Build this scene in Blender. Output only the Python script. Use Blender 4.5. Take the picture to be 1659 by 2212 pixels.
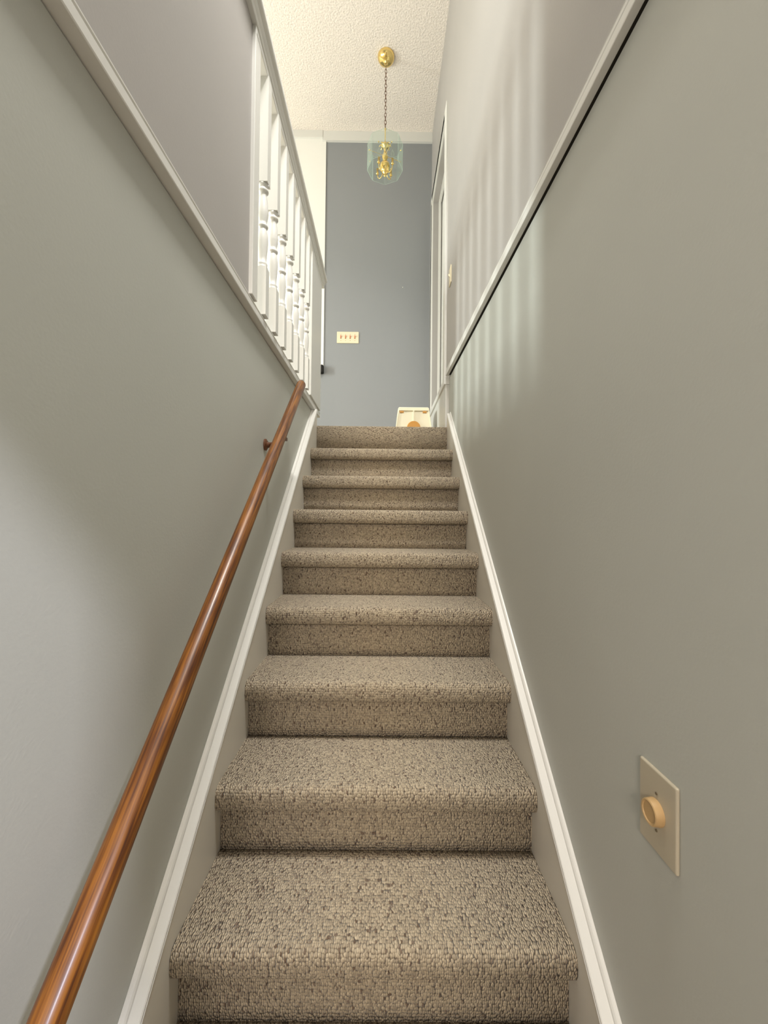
import bpy, bmesh, math, random
from mathutils import Vector, Matrix
for o in list(bpy.data.objects): bpy.data.objects.remove(o)
S = bpy.context.scene; COL = S.collection
random.seed(4)

# ------------------------------------------------------------ camera, world, lights, exposure
def build_camera():
    yaw, pitch, roll = 0.00486, 0.01440, 0.01060
    cy, sy, cp, sp, cr, sr = math.cos(yaw), math.sin(yaw), math.cos(pitch), math.sin(pitch), math.cos(roll), math.sin(roll)
    Rz = Matrix(((cy, -sy, 0), (sy, cy, 0), (0, 0, 1)))
    Rx = Matrix(((1, 0, 0), (0, cp, sp), (0, -sp, cp)))
    Ry = Matrix(((cr, 0, sr), (0, 1, 0), (-sr, 0, cr)))
    W = Ry @ Rx @ Rz
    r, f, u = W[0], W[1], W[2]
    M = Matrix(((r[0], u[0], -f[0], 0.0065), (r[1], u[1], -f[1], 0.0), (r[2], u[2], -f[2], 1.178), (0, 0, 0, 1)))
    cam = bpy.data.cameras.new('camera'); co = bpy.data.objects.new('camera', cam); COL.objects.link(co)
    co.matrix_world = M
    cam.sensor_fit = 'HORIZONTAL'; cam.sensor_width = 36; cam.lens = 880 / 1659 * 36; cam.clip_start = 0.02
    S.camera = co
S.cycles.transparent_max_bounces = 32
build_camera()
S.view_settings.view_transform = 'Standard'; S.view_settings.look = 'None'
S.view_settings.gamma = 1; S.view_settings.use_curve_mapping = False
S.view_settings.exposure = 0.18
w = bpy.data.worlds.new('world'); S.world = w; w.use_nodes = True
w.node_tree.nodes['Background'].inputs[0].default_value = (0.8, 0.85, 1, 1)
w.node_tree.nodes['Background'].inputs[1].default_value = 0.3

def area(name, loc, target, sx, sy, power, color):
    l = bpy.data.lights.new(name, 'AREA'); l.shape = 'RECTANGLE'; l.size = sx; l.size_y = sy
    l.energy = power; l.color = color
    o = bpy.data.objects.new(name, l); COL.objects.link(o); o.location = loc
    o.rotation_euler = (Vector(target) - Vector(loc)).to_track_quat('-Z', 'Y').to_euler()
    return o
# daylight through the living room window on the left of the upper floor
area('window_light', (-3.80, 2.25, 2.75), (0, 1.75, 2.0), 0.40, 1.2, 108, (0.93, 1.0, 0.96))
# unseen fill aimed up, for that room's daylight bounced off its floor
area('room_bounce_fill', (-2.4, 1.6, 1.95), (-1.8, 2.4, 5.0), 1.6, 2.0, 52, (1.0, 0.97, 0.86))
# daylight in the upper front of the foyer, above and behind the camera
area('foyer_window_light', (2.0, -2.0, 3.6), (-0.47, 0.7, 1.0), 0.24, 0.24, 128, (0.88, 0.87, 1.0))
# added warm fill from behind the camera, for the lower right wall
area('hall_fill', (-0.28, -1.7, 1.85), (0.35, 1.0, 1.6), 0.6, 0.5, 38, (1.0, 0.86, 0.74))
# added overhead fill for left walls and treads, narrowed to miss the lantern
area('stairwell_fill', (0.36, 0.6, 4.7), (-0.35, 1.2, 2.2), 0.18, 1.0, 66, (1.0, 0.97, 0.92)).data.spread = math.radians(115)

# ------------------------------------------------------------ materials
def mat(name, color, rough=0.5, metal=0.0, bump=0.0, bscale=200, spec=0.5, var=0.0, vscale=3.0):
    m = bpy.data.materials.new(name); m.use_nodes = True; nt = m.node_tree
    b = nt.nodes['Principled BSDF']
    b.inputs['Base Color'].default_value = (*color, 1); b.inputs['Roughness'].default_value = rough
    b.inputs['Metallic'].default_value = metal; b.inputs['Specular IOR Level'].default_value = spec
    tc = nt.nodes.new('ShaderNodeTexCoord')
    if var:
        n = nt.nodes.new('ShaderNodeTexNoise'); n.inputs['Scale'].default_value = vscale
        nt.links.new(tc.outputs['Object'], n.inputs['Vector'])
        r = nt.nodes.new('ShaderNodeValToRGB')
        r.color_ramp.elements[0].position = 0.3; r.color_ramp.elements[1].position = 0.7
        r.color_ramp.elements[0].color = (*[c * (1 - var) for c in color], 1)
        r.color_ramp.elements[1].color = (*[min(1, c * (1 + var)) for c in color], 1)
        nt.links.new(n.outputs['Fac'], r.inputs['Fac']); nt.links.new(r.outputs['Color'], b.inputs['Base Color'])
    if bump:
        n = nt.nodes.new('ShaderNodeTexNoise'); n.inputs['Scale'].default_value = bscale; n.inputs['Detail'].default_value = 3
        nt.links.new(tc.outputs['Object'], n.inputs['Vector'])
        bp = nt.nodes.new('ShaderNodeBump'); bp.inputs['Strength'].default_value = bump; bp.inputs['Distance'].default_value = 0.002
        nt.links.new(n.outputs['Fac'], bp.inputs['Height']); nt.links.new(bp.outputs['Normal'], b.inputs['Normal'])
    return m
M = {}
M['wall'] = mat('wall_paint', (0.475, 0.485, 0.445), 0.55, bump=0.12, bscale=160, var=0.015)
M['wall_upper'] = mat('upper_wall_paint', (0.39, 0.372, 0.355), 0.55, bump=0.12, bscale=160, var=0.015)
M['accent'] = mat('accent_paint', (0.275, 0.288, 0.300), 0.6, bump=0.12, bscale=160)
M['white_wall'] = mat('white_wall_paint', (0.88, 0.875, 0.83), 0.7, bump=0.15, bscale=120)
M['ceiling'] = mat('ceiling_texture', (0.82, 0.76, 0.70), 0.9, bump=1.0, bscale=75, var=0.09, vscale=85)
for n_ in M['ceiling'].node_tree.nodes:
    if n_.type == 'BUMP': n_.inputs['Distance'].default_value = 0.008
M['trim'] = mat('white_gloss_paint', (0.72, 0.715, 0.68), 0.35, bump=0.03, bscale=60)
M['skirt'] = mat('stringer_paint', (0.70, 0.67, 0.60), 0.4, bump=0.03, bscale=60)
M['brass'] = mat('brass', (0.86, 0.66, 0.26), 0.14, 1.0, var=0.04)
M['bronze'] = mat('bronze_chain', (0.20, 0.11, 0.07), 0.4, 0.8, var=0.1)
M['cream'] = mat('cream_plastic', (0.78, 0.70, 0.50), 0.35, var=0.02)
M['ivory'] = mat('ivory_plastic', (0.47, 0.42, 0.32), 0.35, var=0.02)
M['ivory_warm'] = mat('knob_plastic', (0.50, 0.33, 0.155), 0.4, var=0.03)
M['pink'] = mat('pink_plastic', (0.80, 0.30, 0.18), 0.4, var=0.05)
M['tan'] = mat('toggle_recess', (0.42, 0.22, 0.10), 0.5, var=0.05)
M['screw'] = mat('screw_metal', (0.16, 0.13, 0.08), 0.4, 0.3, var=0.1)
M['stool'] = mat('stool_plastic', (0.86, 0.80, 0.60), 0.4, bump=0.2, bscale=150)
M['orange'] = mat('orange_plastic', (0.62, 0.30, 0.06), 0.4, var=0.05)
M['black'] = mat('black_plastic', (0.006, 0.006, 0.006), 0.8, var=0.1)
M['gap'] = mat('gap_shade', (0.02, 0.016, 0.01), 0.9, var=0.1)
M['bulb'] = None

def glass(name, color, haze=0.25):
    """thin clear pane: tinted see-through with a sharp reflection, milkier at a glancing angle"""
    m = bpy.data.materials.new(name); m.use_nodes = True; nt = m.node_tree; L = nt.links
    nt.nodes.remove(nt.nodes['Principled BSDF']); out = nt.nodes['Material Output']
    tr = nt.nodes.new('ShaderNodeBsdfTransparent'); tr.inputs[0].default_value = (*color, 1)
    tl = nt.nodes.new('ShaderNodeBsdfTranslucent'); tl.inputs[0].default_value = (0.62, 0.80, 0.72, 1)
    df = nt.nodes.new('ShaderNodeBsdfDiffuse'); df.inputs[0].default_value = (0.62, 0.80, 0.72, 1)
    gl = nt.nodes.new('ShaderNodeBsdfGlossy'); gl.inputs['Roughness'].default_value = 0.02
    lw = nt.nodes.new('ShaderNodeLayerWeight'); lw.inputs['Blend'].default_value = 0.35
    n = nt.nodes.new('ShaderNodeTexNoise'); n.inputs['Scale'].default_value = 20
    tc = nt.nodes.new('ShaderNodeTexCoord'); L.new(tc.outputs['Object'], n.inputs['Vector'])
    bp = nt.nodes.new('ShaderNodeBump'); bp.inputs['Strength'].default_value = 0.05; bp.inputs['Distance'].default_value = 0.001
    L.new(n.outputs['Fac'], bp.inputs['Height']); L.new(bp.outputs['Normal'], gl.inputs['Normal'])
    a = nt.nodes.new('ShaderNodeMixShader'); a.inputs[0].default_value = 0.5; L.new(tl.outputs[0], a.inputs[1]); L.new(df.outputs[0], a.inputs[2])
    hz = nt.nodes.new('ShaderNodeMath'); hz.operation = 'MULTIPLY'; L.new(lw.outputs['Facing'], hz.inputs[0]); hz.inputs[1].default_value = haze
    b = nt.nodes.new('ShaderNodeMixShader'); L.new(hz.outputs[0], b.inputs[0]); L.new(tr.outputs[0], b.inputs[1]); L.new(a.outputs[0], b.inputs[2])
    pw = nt.nodes.new('ShaderNodeMath'); pw.operation = 'POWER'; L.new(lw.outputs['Facing'], pw.inputs[0]); pw.inputs[1].default_value = 3.0
    fr = nt.nodes.new('ShaderNodeMath'); fr.operation = 'MULTIPLY_ADD'; L.new(pw.outputs[0], fr.inputs[0]); fr.inputs[1].default_value = 0.5; fr.inputs[2].default_value = 0.03
    c = nt.nodes.new('ShaderNodeMixShader'); L.new(fr.outputs[0], c.inputs[0]); L.new(b.outputs[0], c.inputs[1]); L.new(gl.outputs[0], c.inputs[2])
    L.new(c.outputs[0], out.inputs['Surface'])
    return m
M['glass'] = glass('pale_green_glass', (0.955, 0.985, 0.97), 0.20)
M['glass_edge'] = mat('pane_edge', (0.55, 0.72, 0.64), 0.2, var=0.03)
M['bulb'] = glass('clear_bulb_glass', (0.97, 0.97, 0.95))

def wood():
    m = bpy.data.materials.new('stained_oak'); m.use_nodes = True; nt = m.node_tree
    L = nt.links; b = nt.nodes['Principled BSDF']; b.inputs['Roughness'].default_value = 0.42
    b.inputs['Coat Weight'].default_value = 0.22; b.inputs['Coat Roughness'].default_value = 0.22
    tc = nt.nodes.new('ShaderNodeTexCoord')
    mp = nt.nodes.new('ShaderNodeMapping'); mp.inputs['Scale'].default_value = (1, 1, 0.035)
    L.new(tc.outputs['Object'], mp.inputs['Vector'])
    n = nt.nodes.new('ShaderNodeTexNoise'); n.inputs['Scale'].default_value = 230; n.inputs['Detail'].default_value = 5
    L.new(mp.outputs['Vector'], n.inputs['Vector'])
    n2 = nt.nodes.new('ShaderNodeTexNoise'); n2.inputs['Scale'].default_value = 60; n2.inputs['Detail'].default_value = 2
    mp2 = nt.nodes.new('ShaderNodeMapping'); mp2.inputs['Scale'].default_value = (1, 1, 0.15)
    L.new(tc.outputs['Object'], mp2.inputs['Vector']); L.new(mp2.outputs['Vector'], n2.inputs['Vector'])
    mx = nt.nodes.new('ShaderNodeMath'); mx.operation = 'ADD'
    h = nt.nodes.new('ShaderNodeMath'); h.operation = 'MULTIPLY'; h.inputs[1].default_value = 0.6
    L.new(n2.outputs['Fac'], h.inputs[0]); L.new(n.outputs['Fac'], mx.inputs[0]); L.new(h.outputs[0], mx.inputs[1])
    r = nt.nodes.new('ShaderNodeValToRGB'); e = r.color_ramp.elements
    e[0].position = 0.50; e[0].color = (0.025, 0.005, 0.001, 1)
    e[1].position = 1.0; e[1].color = (0.25, 0.092, 0.008, 1)
    x = e.new(0.72); x.color = (0.10, 0.028, 0.0015, 1)
    L.new(mx.outputs[0], r.inputs['Fac']); L.new(r.outputs['Color'], b.inputs['Base Color'])
    bp = nt.nodes.new('ShaderNodeBump'); bp.inputs['Strength'].default_value = 0.08; bp.inputs['Distance'].default_value = 0.001
    L.new(n.outputs['Fac'], bp.inputs['Height']); L.new(bp.outputs['Normal'], b.inputs['Normal'])
    return m
M['wood'] = wood()
M['dark_wood'] = mat('dark_bracket', (0.10, 0.035, 0.012), 0.4, var=0.2, vscale=40)

def carpet(name, cw, cl, swap=False):
    """looped pile: staggered columns of small rounded loops laid out in the carpet's own UV metres"""
    m = bpy.data.materials.new(name); m.use_nodes = True; nt = m.node_tree; L = nt.links
    b = nt.nodes['Principled BSDF']; b.inputs['Roughness'].default_value = 0.95
    b.inputs['Specular IOR Level'].default_value = 0.15
    b.inputs['Sheen Weight'].default_value = 0.2
    def N(t): return nt.nodes.new(t)
    def mth(op, a, c=None, d=None):
        n = N('ShaderNodeMath'); n.operation = op
        for i, v in enumerate((a, c, d)):
            if v is None: continue
            if isinstance(v, (int, float)): n.inputs[i].default_value = v
            else: L.new(v, n.inputs[i])
        return n.outputs[0]
    uv = N('ShaderNodeUVMap')
    nz = N('ShaderNodeTexNoise'); nz.inputs['Scale'].default_value = 90; nz.inputs['Detail'].default_value = 1
    L.new(uv.outputs['UV'], nz.inputs['Vector'])
    sb = N('ShaderNodeVectorMath'); sb.operation = 'SUBTRACT'; L.new(nz.outputs['Color'], sb.inputs[0]); sb.inputs[1].default_value = (.5, .5, .5)
    sc = N('ShaderNodeVectorMath'); sc.operation = 'SCALE'; L.new(sb.outputs[0], sc.inputs[0]); sc.inputs['Scale'].default_value = 0.006
    ad = N('ShaderNodeVectorMath'); ad.operation = 'ADD'; L.new(uv.outputs['UV'], ad.inputs[0]); L.new(sc.outputs[0], ad.inputs[1])
    sp = N('ShaderNodeSeparateXYZ'); L.new(ad.outputs[0], sp.inputs[0])
    U, V = (sp.outputs[1], sp.outputs[0]) if swap else (sp.outputs[0], sp.outputs[1])
    # staggered loops: one rounded cell per loop
    uc = mth('DIVIDE', U, cw); vc = mth('DIVIDE', V, cl)
    cb = N('ShaderNodeCombineXYZ'); L.new(uc, cb.inputs[0]); L.new(vc, cb.inputs[1])
    vo = N('ShaderNodeTexVoronoi'); vo.voronoi_dimensions = '2D'; vo.inputs['Scale'].default_value = 1.0; vo.inputs['Randomness'].default_value = 0.6
    L.new(cb.outputs[0], vo.inputs['Vector'])
    d = vo.outputs['Distance']
    cs = N('ShaderNodeSeparateColor'); L.new(vo.outputs['Color'], cs.inputs[0])
    rnd, rnd2 = cs.outputs[0], cs.outputs[1]
    h = mth('SUBTRACT', 1.0, mth('MULTIPLY', mth('MULTIPLY', d, d), 1.9))
    h2 = mth('MULTIPLY', h, mth('ADD', 0.65, mth('MULTIPLY', rnd2, 0.5)))
    r = N('ShaderNodeValToRGB'); e = r.color_ramp.elements; r.color_ramp.interpolation = 'LINEAR'
    e[0].position = 0.0; e[0].color = (0.17, 0.115, 0.075, 1)
    e[1].position = 1.0; e[1].color = (0.66, 0.555, 0.40, 1)
    for ps, c in ((0.025, (0.26, 0.19, 0.135)), (0.07, (0.42, 0.345, 0.25)), (0.5, (0.54, 0.445, 0.315))):
        x = e.new(ps); x.color = (*c, 1)
    L.new(rnd, r.inputs['Fac'])
    # darker colour in the gaps between loops
    g = N('ShaderNodeMapRange'); g.inputs[1].default_value = 0.47; g.inputs[2].default_value = 0.82
    g.inputs[3].default_value = 1.0; g.inputs[4].default_value = 0.08; L.new(d, g.inputs[0])
    mx = N('ShaderNodeMix'); mx.data_type = 'RGBA'; L.new(g.outputs[0], mx.inputs[0])
    mx.inputs[6].default_value = (0.07, 0.045, 0.03, 1); L.new(r.outputs['Color'], mx.inputs[7])
    L.new(mx.outputs[2], b.inputs['Base Color'])
    nf = N('ShaderNodeTexNoise'); nf.inputs['Scale'].default_value = 700; L.new(uv.outputs['UV'], nf.inputs['Vector'])
    hh = mth('ADD', h2, mth('MULTIPLY', nf.outputs['Fac'], 0.3))
    bp = N('ShaderNodeBump'); bp.inputs['Strength'].default_value = 1.0; bp.inputs['Distance'].default_value = 0.004
    L.new(hh, bp.inputs['Height']); L.new(bp.outputs['Normal'], b.inputs['Normal'])
    return m
M['carpet'] = carpet('beige_loop_carpet', 0.0046, 0.0076)
M['carpet_x'] = carpet('beige_loop_carpet_crosswise', 0.0042, 0.0085, True)

# ------------------------------------------------------------ mesh helpers
def box(bm, x0, x1, y0, y1, z0, z1):
    v = [bm.verts.new((x, y, z)) for x in (x0, x1) for y in (y0, y1) for z in (z0, z1)]
    for f in ((0, 1, 3, 2), (4, 6, 7, 5), (0, 4, 5, 1), (2, 3, 7, 6), (0, 2, 6, 4), (1, 5, 7, 3)):
        bm.faces.new([v[i] for i in f])
def loft(bm, rings, closed=True, caps=True):
    R = [[bm.verts.new(p) for p in r] for r in rings]
    n = len(R[0])
    for a, c in zip(R, R[1:]):
        for i in range(n if closed else n - 1):
            j = (i + 1) % n
            bm.faces.new((a[i], a[j], c[j], c[i]))
    if caps and closed:
        bm.faces.new(R[0]); bm.faces.new(R[-1])
def lathe(bm, prof, n=24, origin=(0, 0, 0), axis='Z'):
    rings = []
    for r, h in prof:
        ring = []
        for i in range(n):
            a = 2 * math.pi * i / n
            x, y, z = r * math.cos(a), r * math.sin(a), h
            if axis == 'X': x, y, z = z, x, y
            if axis == 'Y': x, y, z = y, z, x
            ring.append((x + origin[0], y + origin[1], z + origin[2]))
        rings.append(ring)
    loft(bm, rings)
def tube(bm, pts, r, n=10, caps=True):
    P = [Vector(p) for p in pts]; rings = []
    T0 = (P[1] - P[0]).normalized()
    ref = Vector((0, 0, 1)) if abs(T0.z) < 0.9 else Vector((1, 0, 0))
    nrm = (ref - T0 * ref.dot(T0)).normalized()
    for i, p in enumerate(P):
        t = (P[min(i + 1, len(P) - 1)] - P[max(i - 1, 0)]).normalized()
        nrm = (nrm - t * nrm.dot(t)).normalized(); bi = t.cross(nrm)
        rr = r[i] if isinstance(r, (list, tuple)) else r
        rings.append([p + (nrm * math.cos(2 * math.pi * k / n) + bi * math.sin(2 * math.pi * k / n)) * rr for k in range(n)])
    loft(bm, rings, caps=caps)
def obj(name, bm, m, parent=None, smooth=False, bevel=0.0):
    bmesh.ops.recalc_face_normals(bm, faces=bm.faces)
    me = bpy.data.meshes.new(name); bm.to_mesh(me); bm.free()
    o = bpy.data.objects.new(name, me); COL.objects.link(o); me.materials.append(m)
    if parent is not None: o.parent = parent
    if smooth:
        for p in me.polygons: p.use_smooth = True
    if bevel:
        b = o.modifiers.new('bevel', 'BEVEL'); b.width = bevel; b.segments = 3; b.limit_method = 'ANGLE'; b.harden_normals = False
    return o
def boxo(name, d, m, parent=None, bevel=0.0):
    bm = bmesh.new(); box(bm, *d); return obj(name, bm, m, parent, bevel=bevel)
def struct(o):
    o['kind'] = 'structure'; return o
def tag(o, label, cat, group=None):
    o['label'] = label; o['category'] = cat
    if group: o['group'] = group
    return o
def empty(name, loc, label, cat, group=None):
    o = bpy.data.objects.new(name, None); COL.objects.link(o); o.location = loc; o.empty_display_size = 0.1
    return tag(o, label, cat, group)
def rel(o, parent):
    """child built in world coordinates: keep it where it is"""
    o.parent = parent; o.matrix_parent_inverse = Matrix.Translation(-Vector(parent.location)); return o
def extrude_y(bm, prof, y0, y1, dz=0.0, dx=0.0):
    loft(bm, [[(x, y0, z) for x, z in prof], [(x + dx, y1, z + dz) for x, z in prof]])

# ------------------------------------------------------------ the room shell
FL = 1.79          # upper floor level
GL = -0.14         # lower floor level
CE = 5.0           # ceiling
Y0, RUN, RISE = 0.653, 0.2287, 0.1932
LAND = Y0 + 9 * RUN
WL, WR = -0.47, 0.468
def wall(name, d, m='wall', label=None):
    o = struct(boxo(name, d, M[m]))
    if label: o['label'] = label
    return o
wall('wall_left', (WL - 0.12, WL, -3.5, 2.90, GL, 1.884), label='painted lower wall left of the stairs')
# lower right wall tapers by a hair
bm = bmesh.new()
loft(bm, [[(WR, -0.3, GL), (WR + .14, -0.3, GL), (WR + .14, -0.3, 2.075), (WR, -0.3, 2.075)],
          [(WR, 0.6, GL), (WR + .14, 0.6, GL), (WR + .14, 0.6, 2.094), (WR, 0.6, 2.094)],
          [(0.456, 2.92, GL), (WR + .14, 2.92, GL), (WR + .14, 2.92, 2.142), (0.456, 2.92, 2.142)]])
struct(obj('wall_right', bm, M['wall']))['label'] = 'painted lower wall right of the stairs'
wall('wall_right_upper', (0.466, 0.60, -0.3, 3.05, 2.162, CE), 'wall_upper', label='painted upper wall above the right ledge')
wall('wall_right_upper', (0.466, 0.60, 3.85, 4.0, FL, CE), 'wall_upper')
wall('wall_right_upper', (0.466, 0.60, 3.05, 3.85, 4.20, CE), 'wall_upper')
wall('wall_back', (-0.586, 0.70, 4.0, 4.15, FL, CE), 'accent', 'blue grey accent wall at the end of the landing')
wall('wall_back_lower', (-4.0, -0.586, 4.0, 4.15, FL, 2.655), 'accent')
wall('wall_back_left', (-4.0, -0.586, 3.99, 4.15, 2.655, CE), 'white_wall', 'bright white wall beyond the balustrade')
wall('wall_left_room', (-4.12, -4.0, -3.5, 4.15, FL, CE), 'white_wall')
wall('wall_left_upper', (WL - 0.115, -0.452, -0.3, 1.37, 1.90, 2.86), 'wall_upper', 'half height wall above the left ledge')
wall('wall_front', (-4.12, 3.12, -3.62, -3.5, GL, CE), 'wall')
wall('wall_right_foyer', (3.0, 3.12, -3.5, -0.3, GL, CE), 'wall')
wall('wall_back_foyer', (0.60, 3.12, -0.3, -0.18, GL, CE), 'wall')
wall('floor_foyer', (WR, 3.0, -3.5, -0.3, GL - .1, GL), 'carpet')
wall('unseen_header', (-0.60, 0.60, -0.30, -0.20, 2.0, CE), 'wall')  # unseen header, set so its lower edge cuts the foyer light
struct(boxo('ceiling', (-4.12, 3.12, -3.62, 4.15, CE, CE + .1), M['ceiling']))['label'] = 'textured off white ceiling'
wall('trim_1', (-0.62, 0.466, 3.975, 4.0, 4.905, CE), 'trim', 'white band between ceiling and accent wall')
wall('trim_1', (-4.0, -0.62, 3.97, 3.99, 4.93, CE), 'trim')
wall('floor_upper', (-4.0, -0.585, -3.5, 4.0, FL - .15, FL), 'carpet_x')
wall('floor', (WL, WR, -3.5, Y0 + .03, GL - .1, GL), 'carpet')

# landing carpet
bm = bmesh.new(); box(bm, -0.585, 0.56, LAND + .06, 4.0, FL - .15, FL); struct(obj('floor_landing', bm, M['carpet_x']))
# left ledge trim: board with a bead on top
prof = [(-0.452, 1.889), (-0.4455, 1.889), (-0.4445, 1.892), (-0.4445, 1.911), (-0.4475, 1.913), (-0.4475, 1.9145),
        (-0.4445, 1.9175), (-0.4445, 1.9205), (-0.4480, 1.9235), (-0.4500, 1.927), (-0.4530, 1.931), (-0.60, 1.931), (-0.60, 1.889)]
bm = bmesh.new(); extrude_y(bm, prof, -0.3, 2.905)
struct(obj('trim_2', bm, M['trim']))['label'] = 'white ledge trim along the left wall'
# right ledge trim with a near-black strip beneath, the gap's shadow put in as colour
profr = [(0.60, 0.0), (0.4485, 0.0), (0.4475, 0.002), (0.4475, 0.0205), (0.4505, 0.0225), (0.4505, 0.025), (0.4490, 0.028),
         (0.4490, 0.0365), (0.4520, 0.039), (0.4520, 0.0405), (0.4500, 0.043), (0.4520, 0.047), (0.4590, 0.053), (0.60, 0.053)]
bm = bmesh.new()
loft(bm, [[(x + 0.002, -0.3, z + 2.086) for x, z in profr], [(x, 0.7, z + 2.104) for x, z in profr], [(x - 0.018, 2.76, z + 2.150) for x, z in profr]])
struct(obj('trim_3', bm, M['trim']))['label'] = 'white ledge trim along the right wall'
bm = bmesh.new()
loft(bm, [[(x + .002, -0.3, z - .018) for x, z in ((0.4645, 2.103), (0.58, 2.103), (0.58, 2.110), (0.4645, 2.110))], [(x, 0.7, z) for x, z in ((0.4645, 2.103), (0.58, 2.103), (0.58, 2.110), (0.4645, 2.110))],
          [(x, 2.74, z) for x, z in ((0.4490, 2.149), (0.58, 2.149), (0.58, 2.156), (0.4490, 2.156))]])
struct(obj('gap_shade_strip', bm, M['gap']))
# low curb that carries on across the landing in front of the doorway
wall('trim_5', (0.432, 0.52, 2.775, 3.72, FL, 2.105), 'trim')
bm = bmesh.new()
pc = [(0.438, 2.095), (0.4215, 2.095), (0.4200, 2.098), (0.4200, 2.133), (0.4235, 2.139), (0.430, 2.141), (0.52, 2.141), (0.52, 2.095)]
extrude_y(bm, pc, 2.765, 3.715, dz=-0.01)
struct(obj('trim_6', bm, M['trim']))['label'] = 'white capped curb at the landing edge'

# doorway in the right wall of the landing
def casing(name, y0, y1, z0, z1):
    bm = bmesh.new(); box(bm, 0.450, 0.47, y0, y1, z0, z1); return struct(obj(name, bm, M['trim'], bevel=0.004))
casing('trim_7', 2.965, 3.05, 2.165, 4.27)
casing('trim_8', 3.85, 3.925, FL, 4.27)
casing('trim_9', 3.05, 3.85, 4.202, 4.27)
def jamb(name, pts_axis):
    bm = bmesh.new()
    # reeded jamb: face, three beads, stop, rebate
    zs = [0.450, 0.487, 0.489, 0.497, 0.499, 0.507, 0.509, 0.517, 0.519, 0.540, 0.541]
    ds = [0.0, 0.0, -0.003, -0.003, 0.0, 0.0, -0.003, -0.003, 0.010, 0.010, 0.0]
    if pts_axis == 'far':
        a = [(x, 3.851 - d, FL) for x, d in zip(zs, ds)] + [(0.60, 3.851, FL), (0.60, 3.90, FL), (0.450, 3.90, FL)]
        loft(bm, [a, [(x, y, 4.202) for x, y, z in a]])
    else:
        a = [(x, 3.05, 4.201 - d) for x, d in zip(zs, ds)] + [(0.60, 3.05, 4.201), (0.60, 3.05, 4.26), (0.450, 3.05, 4.26)]
        loft(bm, [a, [(x, 3.852, z) for x, y, z in a]])
    return struct(obj(name, bm, M['trim']))
jamb('trim_10', 'far'); jamb('trim_11', 'head')
door = boxo('door_1', (0.552, 0.59, 3.05, 3.846, FL + .01, 4.195), M['trim'], bevel=0.002); struct(door)
door['label'] = 'white closed door in the doorway right of the landing'
for z0, z1 in ((FL + .2, FL + .95), (FL + 1.15, FL + 2.3)):
    for y0, y1 in ((3.08, 3.36), (3.46, 3.74)):
        boxo('door_panel', (0.546, 0.553, y0, y1, z0, z1), M['trim'], door, bevel=0.003)
wall('wall_right_room', (0.60, 0.70, 2.92, 4.0, FL, CE))

# ------------------------------------------------------------ staircase
st = empty('staircase', (0, 0.65, GL), 'straight staircase covered in beige looped carpet between white stringers', 'staircase')
SW = 0.4345
def carpet_strip(name, prof, m, parent, nx=1):
    """prof: (y, z) list, UV = (x, arc length)"""
    bm = bmesh.new(); uvl = bm.loops.layers.uv.new('UVMap')
    s = [0]
    for a, b in zip(prof, prof[1:]): s.append(s[-1] + math.hypot(b[0] - a[0], b[1] - a[1]))
    off = random.random() * 3
    xs = [-SW, SW]
    V = [[bm.verts.new((x, y, z)) for x in xs] for y, z in prof]
    for i in range(len(prof) - 1):
        f = bm.faces.new((V[i][0], V[i][1], V[i + 1][1], V[i + 1][0])); f.smooth = True
        for lp, (x, t) in zip(f.loops, ((xs[0], s[i]), (xs[1], s[i]), (xs[1], s[i + 1]), (xs[0], s[i + 1]))):
            lp[uvl].uv = (x + 3 + off, t + off)
    me = bpy.data.meshes.new(name); bm.to_mesh(me); bm.free()
    o = bpy.data.objects.new(name, me); COL.objects.link(o); me.materials.append(m)
    rel(o, parent)
    # thickness so that it is a solid step, not a sheet
    sd = o.modifiers.new('solid', 'SOLIDIFY'); sd.thickness = 0.008; sd.offset = 1.0
    return o
def carpet_step(k):
    yk, zt = Y0 + k * RUN, k * RISE + 0.058
    r = 0.030; rv = 0.0345; ov = 0.040
    nxt = yk + RUN
    # tread from the back to the rounded nosing and under it
    p = [(nxt + ov + .004, zt)]
    n = 10
    for i in range(n + 1): p.append((nxt + ov + .004 + (yk + r - nxt - ov - .004) * (i + 1) / (n + 1), zt + (0.0006 * math.sin(i * 1.9 + k) if 0 < i < n else 0)))
    for i in range(1, 15):
        a = math.pi / 2 + math.pi * i / 14 * 0.985
        cx_, sx_ = math.cos(a), math.sin(a)
        ex = 0.72
        p.append((yk - .002 + r - r * abs(cx_) ** ex, zt - rv + math.copysign(rv * abs(sx_) ** ex, sx_)))
    p.append((yk + ov + .004, zt - 2 * rv + .0005))
    carpet_strip('tread', p, M['carpet'], st)
    # riser below
    zb = zt - RISE
    p = [(yk + ov, zt - 2 * rv + .004)] + [(yk + ov, zt - 2 * rv + .004 + (zb - zt + 2 * rv - .004) * i / 4) for i in range(1, 5)]
    carpet_strip('riser', p, M['carpet'], st)
for k in range(0, 9): carpet_step(k)
# last riser runs straight up to the landing
zt = FL; r = 0.010
p = [(LAND + .30, zt), (LAND + .15, zt)] + [(LAND + r + r * math.cos(math.pi / 2 + math.pi / 2 * i / 6), zt - r + r * math.sin(math.pi / 2 + math.pi / 2 * i / 6)) for i in range(7)] + [(LAND, 8 * RISE + .056)]
carpet_strip('riser', p, M['carpet_x'], st)
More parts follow.
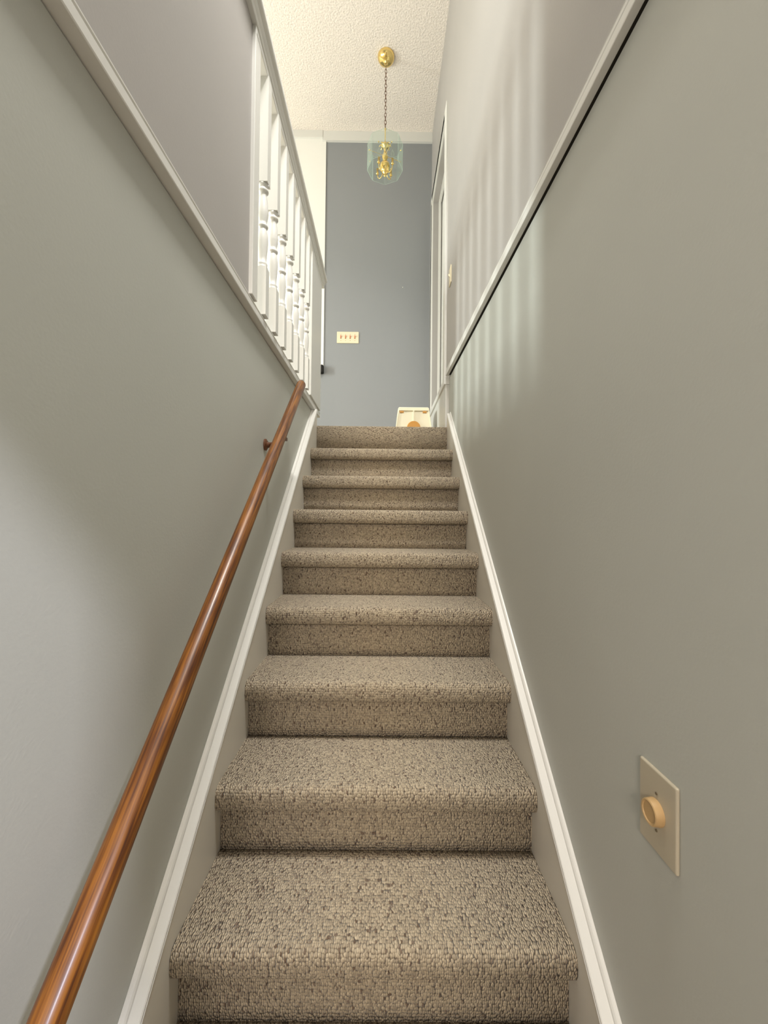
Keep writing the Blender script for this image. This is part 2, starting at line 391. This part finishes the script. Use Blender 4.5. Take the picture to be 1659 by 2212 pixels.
# stringers (skirt boards) and their moulded caps, one each side
def stringer(side, zoff, wx):
    s = side
    zt = lambda y: 0.236 + zoff + 0.860 * (y - 0.77)
    ya, yb = -0.02, 2.72
    bm = bmesh.new()
    wq = lambda y: wx - (.0115 * (y - .6) / 2.2 if s > 0 and y > .6 else 0)
    loft(bm, [[(s * .435, y, zt(y) - .014), (s * wq(y), y, zt(y) - .014), (s * wq(y), y, zt(y) - .60), (s * .435, y, zt(y) - .60)] for y in (ya, .6, yb)])
    rel(obj('stringer', bm, M['skirt']), st)
    c = [(.4325, -.014), (.4315, -.0125), (.4325, -.011), (.4345, -.0105), (.4335, -.009), (.4320, -.006), (.4320, -.003), (.4340, 0), (.4540, .0012), (.4550, -.0022), (.4562, -.0022), (.4572, .003),
         (.4600, .008), (.4630, .0105), (wx, .0115), (wx, -.014)]
    bm = bmesh.new(); loft(bm, [[(s * (.432 + (x - .432) * (wq(y) - .432) / (wx - .432)), y, zt(y) + z) for x, z in c] for y in (ya, .6, yb - .02)])
    rel(obj('stringer_cap', bm, M['trim']), st)
stringer(-1, 0.0, 0.4695); stringer(1, -0.018, 0.4678)

# ------------------------------------------------------------ wall handrail
P0, P1 = Vector((-0.385, 0.20, 0.572 - 0.29 * 0.8587)), Vector((-0.385, 1.945, 1.802 + .018 * .8587))
hr = empty('wall_handrail', (-0.385, 0.2, P0.z), 'round varnished oak handrail sloping up the left wall', 'handrail')
d = (P1 - P0); Ln = d.length
R = 0.0212
prof = [(0.001, 0.0), (R * .8, 0.001), (R, 0.006), (R, 0.4), (R, 0.9), (R, Ln * .7), (R, Ln - .016)]
for i in range(1, 7):
    a = math.pi / 2 * i / 6; prof.append((max(.0005, R * (0.25 + .75 * math.cos(a))) if i < 6 else .001, Ln - .016 + .014 * math.sin(a)))
bm = bmesh.new(); lathe(bm, prof, 40)
rail = obj('rail', bm, M['wood'], hr, smooth=True)
rail.rotation_euler = d.to_track_quat('Z', 'Y').to_euler()
# bracket of the rail
def bracket(y):
    t = (y - P0.y) / d.y; c = P0 + d * t
    bm = bmesh.new()
    # rose plate on the wall, stout arm and saddle under the rail
    yy, zz = y + .055, c.z - .045
    lathe(bm, [(.001, -0.0845), (.024, -0.0845), (.024, -0.079), (.016, -0.074), (.001, -0.074)], 20, origin=(c.x, yy, zz), axis='X')
    tube(bm, [(c.x - .082, yy, zz), (c.x - .06, yy - .004, zz - .002), (c.x - .03, yy - .026, zz), (c.x - .004, yy - .042, zz + .018)], [.013, .011, .010, .011], 12)
    box(bm, c.x - .012, c.x + .012, y - .02, y + .03, c.z - .034, c.z - .022)
    b = obj('bracket', bm, M['dark_wood']); rel(b, hr)
    b['label'] = 'dark wall bracket'
bracket(1.59); bracket(0.42)

# ------------------------------------------------------------ balustrade on the left ledge
bl = empty('balustrade', (-0.455, 2.1, 1.931), 'white balustrade with turned balusters on the left ledge', 'balustrade')
# cap rail with moulded underside, also runs over the half wall
pr = [(-0.436, 2.826), (-0.434, 2.829), (-0.434, 2.846), (-0.430, 2.851), (-0.426, 2.860), (-0.426, 2.864), (-0.416, 2.867), (-0.413, 2.873), (-0.413, 2.888),
      (-0.418, 2.896), (-0.430, 2.899), (-0.602, 2.899), (-0.614, 2.896), (-0.619, 2.888), (-0.619, 2.873), (-0.603, 2.864), (-0.603, 2.826)]
bm = bmesh.new(); extrude_y(bm, [(x, z + .028) for x, z in pr], -0.3, 2.965)
rel(obj('top_rail', bm, M['trim']), bl)
bm = bmesh.new(); box(bm, -0.600, -0.438, 1.37, 2.90, 2.828, 2.856); rel(obj('fillet', bm, M['trim'], bevel=.003), bl)
def baluster_mesh():
    bm = bmesh.new(); h = .0205; z0, z1, z2, z3 = 1.931, 2.112, 2.432, 2.83
    box(bm, -h, h, -h, h, z0, z1); box(bm, -h, h, -h, h, z2, z3)
    L_ = z2 - z1
    pf = [(.0, -.002), (.0195, -.001), (.0195, .004), (.0165, .008), (.0185, .014), (.0185, .018), (.0145, .023), (.0150, .040), (.0178, .072), (.0195, .102), (.0190, .122), (.0150, .146), (.0132, .152),
          (.0180, .155), (.0192, .160), (.0180, .165), (.0135, .168), (.0150, .178), (.0185, .200), (.0193, .215), (.0175, .240), (.0145, .266), (.0128, .282),
          (.0140, .286), (.0188, .290), (.0195, .296), (.0180, .301), (.0150, .305), (.0165, .312), (.0205, L_ - .001), (.0, L_ + .002)]
    lathe(bm, [(max(r_, .0005), z1 + t) for r_, t in pf], 20)
    bmesh.ops.recalc_face_normals(bm, faces=bm.faces)
    me = bpy.data.meshes.new('baluster'); bm.to_mesh(me); bm.free(); me.materials.append(M['trim'])
    for p_ in me.polygons: p_.use_smooth = len(p_.vertices) == 4 and abs(p_.normal.z) < .97 and p_.area < 2e-4
    return me
bme = baluster_mesh()
for i in range(7):
    o = bpy.data.objects.new('baluster', bme); COL.objects.link(o); o.location = (-0.455, 1.526 + .144 * i, 0); rel(o, bl)
rel(boxo('half_newel', (-0.590, -0.4395, 1.366, 1.423, 1.931, 2.856), M['trim'], bevel=.002), bl)
nb = boxo('newel_post', (-0.590, -0.4385, 2.50, 2.575, 1.931, 2.856), M['trim'], bevel=.003); rel(nb, bl)
nb = boxo('end_panel', (-0.590, -0.4395, 2.575, 2.885, 1.931, 2.856), M['trim'], bevel=.003); rel(nb, bl)

# ------------------------------------------------------------ pendant lantern
pl = empty('pendant_lantern', (0.0, 3.32, CE), 'brass lantern with clear glass panes hanging by a chain from the ceiling', 'light')
bm = bmesh.new()
lathe(bm, [(.069, 0.0), (.070, -.004), (.069, -.012), (.062, -.028), (.048, -.041), (.030, -.049), (.012, -.052), (.010, -.058), (.001, -.060)], 40)
obj('canopy', bm, M['brass'], pl, smooth=True)
bm = bmesh.new(); tube(bm, [(.011 * math.cos(a), 0, -.066 + .011 * math.sin(a)) for a in [i * math.pi / 8 for i in range(17)]], .0022, 8)
obj('hook', bm, M['brass'], pl, smooth=True)
bm = bmesh.new()
zc = -.080; nlink = 17; pitch = (0.600 - .080) / nlink
for i in range(nlink):
    c = zc - pitch * (i + .5); pts = []
    for k in range(17):
        a = 2 * math.pi * k / 16
        u, v = .0085 * math.cos(a), (pitch / 2 + .004) * math.sin(a)
        tw = 0.35 * math.sin(i * 1.3)
        ang = (0 if i % 2 else math.pi / 2) + tw
        pts.append((u * math.cos(ang), u * math.sin(ang), c + v))
    tube(bm, pts, .0021, 6)
obj('chain', bm, M['bronze'], pl, smooth=True)
# stem and crown
bm = bmesh.new()
lathe(bm, [(.001, -.600), (.006, -.602), (.009, -.612), (.005, -.622), (.005, -.72), (.012, -.730), (.030, -.742), (.034, -.752), (.030, -.760), (.014, -.765), (.010, -.80), (.014, -.815), (.022, -.83), (.024, -.85),
           (.016, -.87), (.012, -.885), (.022, -.895), (.038, -.905), (.042, -.925), (.038, -.95), (.026, -.972), (.010, -.985), (.008, -.996), (.012, -1.002), (.001, -1.012)], 32)
obj('stem', bm, M['brass'], pl, smooth=True)
# eight bevelled glass panes
RO, ZT, ZB = 0.146, -0.742, -0.955
for i in range(8):
    a = math.pi / 4 * (i + .5) - math.pi / 2; hw = RO * math.sin(math.pi / 8) - .002; ap = RO * math.cos(math.pi / 8)
    c = .002
    out = [(-hw, ZB + c), (-hw + c, ZB), (hw - c, ZB), (hw, ZB + c), (hw, ZT - c), (hw - c, ZT), (-hw + c, ZT), (-hw, ZT - c)]
    inn = [(u * (hw - .012) / hw, (v - (ZT + ZB) / 2) * (1 - .024 / (ZT - ZB)) + (ZT + ZB) / 2) for u, v in out]
    bm = bmesh.new()
    def P(u, v, t): return (math.cos(a) * (ap + t) - math.sin(a) * u, math.sin(a) * (ap + t) + math.cos(a) * u, v)
    loft(bm, [[P(u, v, 0) for u, v in out], [P(u, v, .0015) for u, v in out], [P(u, v, .004) for u, v in inn]])
    g = obj('glass_pane', bm, M['glass'], pl); g.data.materials.append(M['glass_edge'])
    for p_ in g.data.polygons:
        if abs(p_.normal.x * math.cos(a) + p_.normal.y * math.sin(a)) < .6: p_.material_index = 1
    bm = bmesh.new()
    q = P(0, -.83, 0)
    lathe(bm, [(.0005, ap - .004), (.004, ap - .004), (.004, ap + .007), (.0005, ap + .009)], 10, axis='X')
    s_ = obj('pane_screw', bm, M['brass'], pl, smooth=True); s_.rotation_euler = (0, 0, a); s_.location = (0, 0, -.835)
    bm = bmesh.new(); tube(bm, [(math.cos(a) * .012, math.sin(a) * .012, -.835), (math.cos(a) * (ap - .003), math.sin(a) * (ap - .003), -.835)], .0018, 6)
    if i % 2 == 0: obj('spoke', bm, M['brass'], pl)
    else: bm.free()
# crown leaves
bm = bmesh.new()
for i in range(8):
    a = math.pi / 4 * i
    tube(bm, [(math.cos(a) * q_, math.sin(a) * q_, z_) for q_, z_ in ((.010, -.755), (.026, -.742), (.042, -.748), (.052, -.762))], [.004, .006, .005, .001], 6)
obj('crown', bm, M['brass'], pl, smooth=True)
for i in range(4):
    a = math.pi / 2 * i + math.pi / 4 + .1
    ca, sa = math.cos(a), math.sin(a)
    bm = bmesh.new()
    pts = []
    for k in range(13):
        t = math.pi * k / 12
        rr = .020 + (.080 - .020) * (1 - math.cos(t)) / 2; z_ = -.945 - .050 * math.sin(t)
        pts.append((ca * rr, sa * rr, z_))
    tube(bm, pts, .0034, 8)
    arm = obj('arm', bm, M['brass'], pl, smooth=True)
    bm = bmesh.new(); lathe(bm, [(.001, -.950), (.010, -.948), (.013, -.942), (.009, -.937), (.009, -.900), (.0005, -.900)], 16, origin=(ca * .08, sa * .08, 0))
    sk = obj('candle_socket', bm, M['brass'], arm, smooth=True)
    bm = bmesh.new(); lathe(bm, [(.001, -.900), (.007, -.899), (.008, -.892), (.013, -.880), (.015, -.868), (.012, -.850), (.006, -.835), (.0005, -.825)], 16, origin=(ca * .08, sa * .08, 0))
    obj('bulb', bm, M['bulb'], arm, smooth=True)

# ------------------------------------------------------------ switches
# four gang plate on the accent wall
sw = empty('switch_plate', (-0.349, 4.0, 2.953), 'cream four gang switch plate with pink toggles on the blue grey wall', 'light switch')
boxo('plate', (-.108, .108, -.007, 0, -.057, .057), M['cream'], sw, bevel=.003)
for i in range(4):
    x = -.069 + .046 * i
    boxo('toggle_slot', (x - .006, x + .006, -.0085, -.006, -.014, .016), M['tan'], sw, bevel=.001)
    bm = bmesh.new(); loft(bm, [[(x - .0045, -.008, -.004), (x + .0045, -.008, -.004), (x + .0045, -.008, .012), (x - .0045, -.008, .012)],
                                [(x - .004, -.020, .010), (x + .004, -.020, .010), (x + .004, -.020, .017), (x - .004, -.020, .017)]])
    obj('toggle', bm, M['pink'], sw)
    for z in (-.030, .030):
        bm = bmesh.new(); lathe(bm, [(.0005, -.0085), (.003, -.0085), (.003, -.006), (.0005, -.006)], 10, origin=(x, 0, z), axis='Y'); obj('screw', bm, M['ivory_warm'], sw)
# single plate by the doorway
s2 = empty('switch_plate', (0.466, 2.80, 2.86), 'narrow cream switch plate on the right wall beside the doorway casing', 'light switch')
boxo('plate', (-.007, 0, -.037, .037, -.060, .060), M['cream'], s2, bevel=.002)
bm = bmesh.new(); loft(bm, [[(-.007, -.005, -.01), (-.007, .005, -.01), (-.007, .005, .01), (-.007, -.005, .01)], [(-.018, -.004, .004), (-.018, .004, .004), (-.018, .004, .012), (-.018, -.004, .012)]])
obj('toggle', bm, M['cream'], s2)
# rotary dimmer in the foreground
dm = empty('dimmer_switch', (WR, 0.672, 0.701), 'ivory rotary dimmer switch with a round knob on the lower right wall', 'light switch')
boxo('plate', (-.0065, 0.0, -.0450, .0450, -.0665, .0665), M['ivory'], dm, bevel=.003)
bm = bmesh.new()
lathe(bm, [(.0005, -.0055), (.0205, -.0060), (.0210, -.008), (.0200, -.0165), (.0195, -.0195), (.0178, -.0205), (.0158, -.0200), (.0150, -.0185), (.0005, -.0183)], 48, axis='X')
# fine grip ribs are left as the smooth rim
kn = obj('knob', bm, M['ivory_warm'], dm, smooth=True); kn['label'] = 'warm yellowed dimmer knob'
bv = kn.modifiers.new('es', 'EDGE_SPLIT'); bv.split_angle = math.radians(40)
for z in (-.030, .030):
    bm = bmesh.new(); lathe(bm, [(.0005, -.0078), (.0022, -.0076), (.0026, -.006), (.0005, -.006)], 12, origin=(0, 0, z), axis='X')
    obj('screw', bm, M['screw'], dm)

# ------------------------------------------------------------ step stool on the landing
sl = empty('step_stool', (0.247, 3.28, FL), 'cream plastic step stool with an orange disc on the landing', 'stool')
H = .262
bm = bmesh.new()
loft(bm, [[(-.150, -.11, 0), (.150, -.11, 0), (.150, .11, 0), (-.150, .11, 0)], [(-.124, -.09, H - .02), (.124, -.09, H - .02), (.124, .09, H - .02), (-.124, .09, H - .02)],
          [(-.118, -.09, H), (.118, -.09, H), (.118, .09, H), (-.118, .09, H)]])
obj('body', bm, M['stool'], sl, bevel=.008)
boxo('rib', (-.005, .005, -.108, -.085, .13, H - .03), M['stool'], sl, bevel=.002)
boxo('top_bar', (-.116, .116, -.100, -.085, H - .032, H - .022), M['stool'], sl, bevel=.003)
for x in (-.096, .084):
    t_ = boxo('corner_tab', (x - .014, x + .018, -.099, -.085, H - .048, H - .033), M['orange'], sl, bevel=.003)
for s_ in (-1, 1):
    bm = bmesh.new(); loft(bm, [[(s_ * .135, -.112, .08), (s_ * .143, -.112, .08), (s_ * .143, -.09, .08), (s_ * .135, -.09, .08)], [(s_ * .112, -.096, H - .03), (s_ * .122, -.096, H - .03), (s_ * .122, -.08, H - .03), (s_ * .112, -.08, H - .03)]])
    obj('edge_rim', bm, M['stool'], sl, bevel=.002)
bm = bmesh.new(); lathe(bm, [(.0005, -.114), (.050, -.113), (.053, -.108), (.053, -.09), (.0005, -.09)], 32, origin=(.0, 0, .095), axis='Y')
ds = obj('disc', bm, M['orange'], sl); ds['label'] = 'orange disc'

# ------------------------------------------------------------ small items
bk = boxo('wall_fixture', (-0.640, -0.580, 3.94, 4.0, 2.585, 2.665), M['black'], bevel=.012)  # small black fixture of unknown use
tag(bk, 'small black rounded fixture on the grey wall just right of the newel', 'fixture')
bm = bmesh.new(); lathe(bm, [(.0005, -.006), (.004, -.005), (.005, 0), (.0005, .001)], 12, origin=(.188, 4.0, 3.461), axis='Y')
tag(obj('wall_anchor', bm, M['trim'], smooth=True), 'tiny white anchor dot high on the blue grey wall', 'wall anchor')
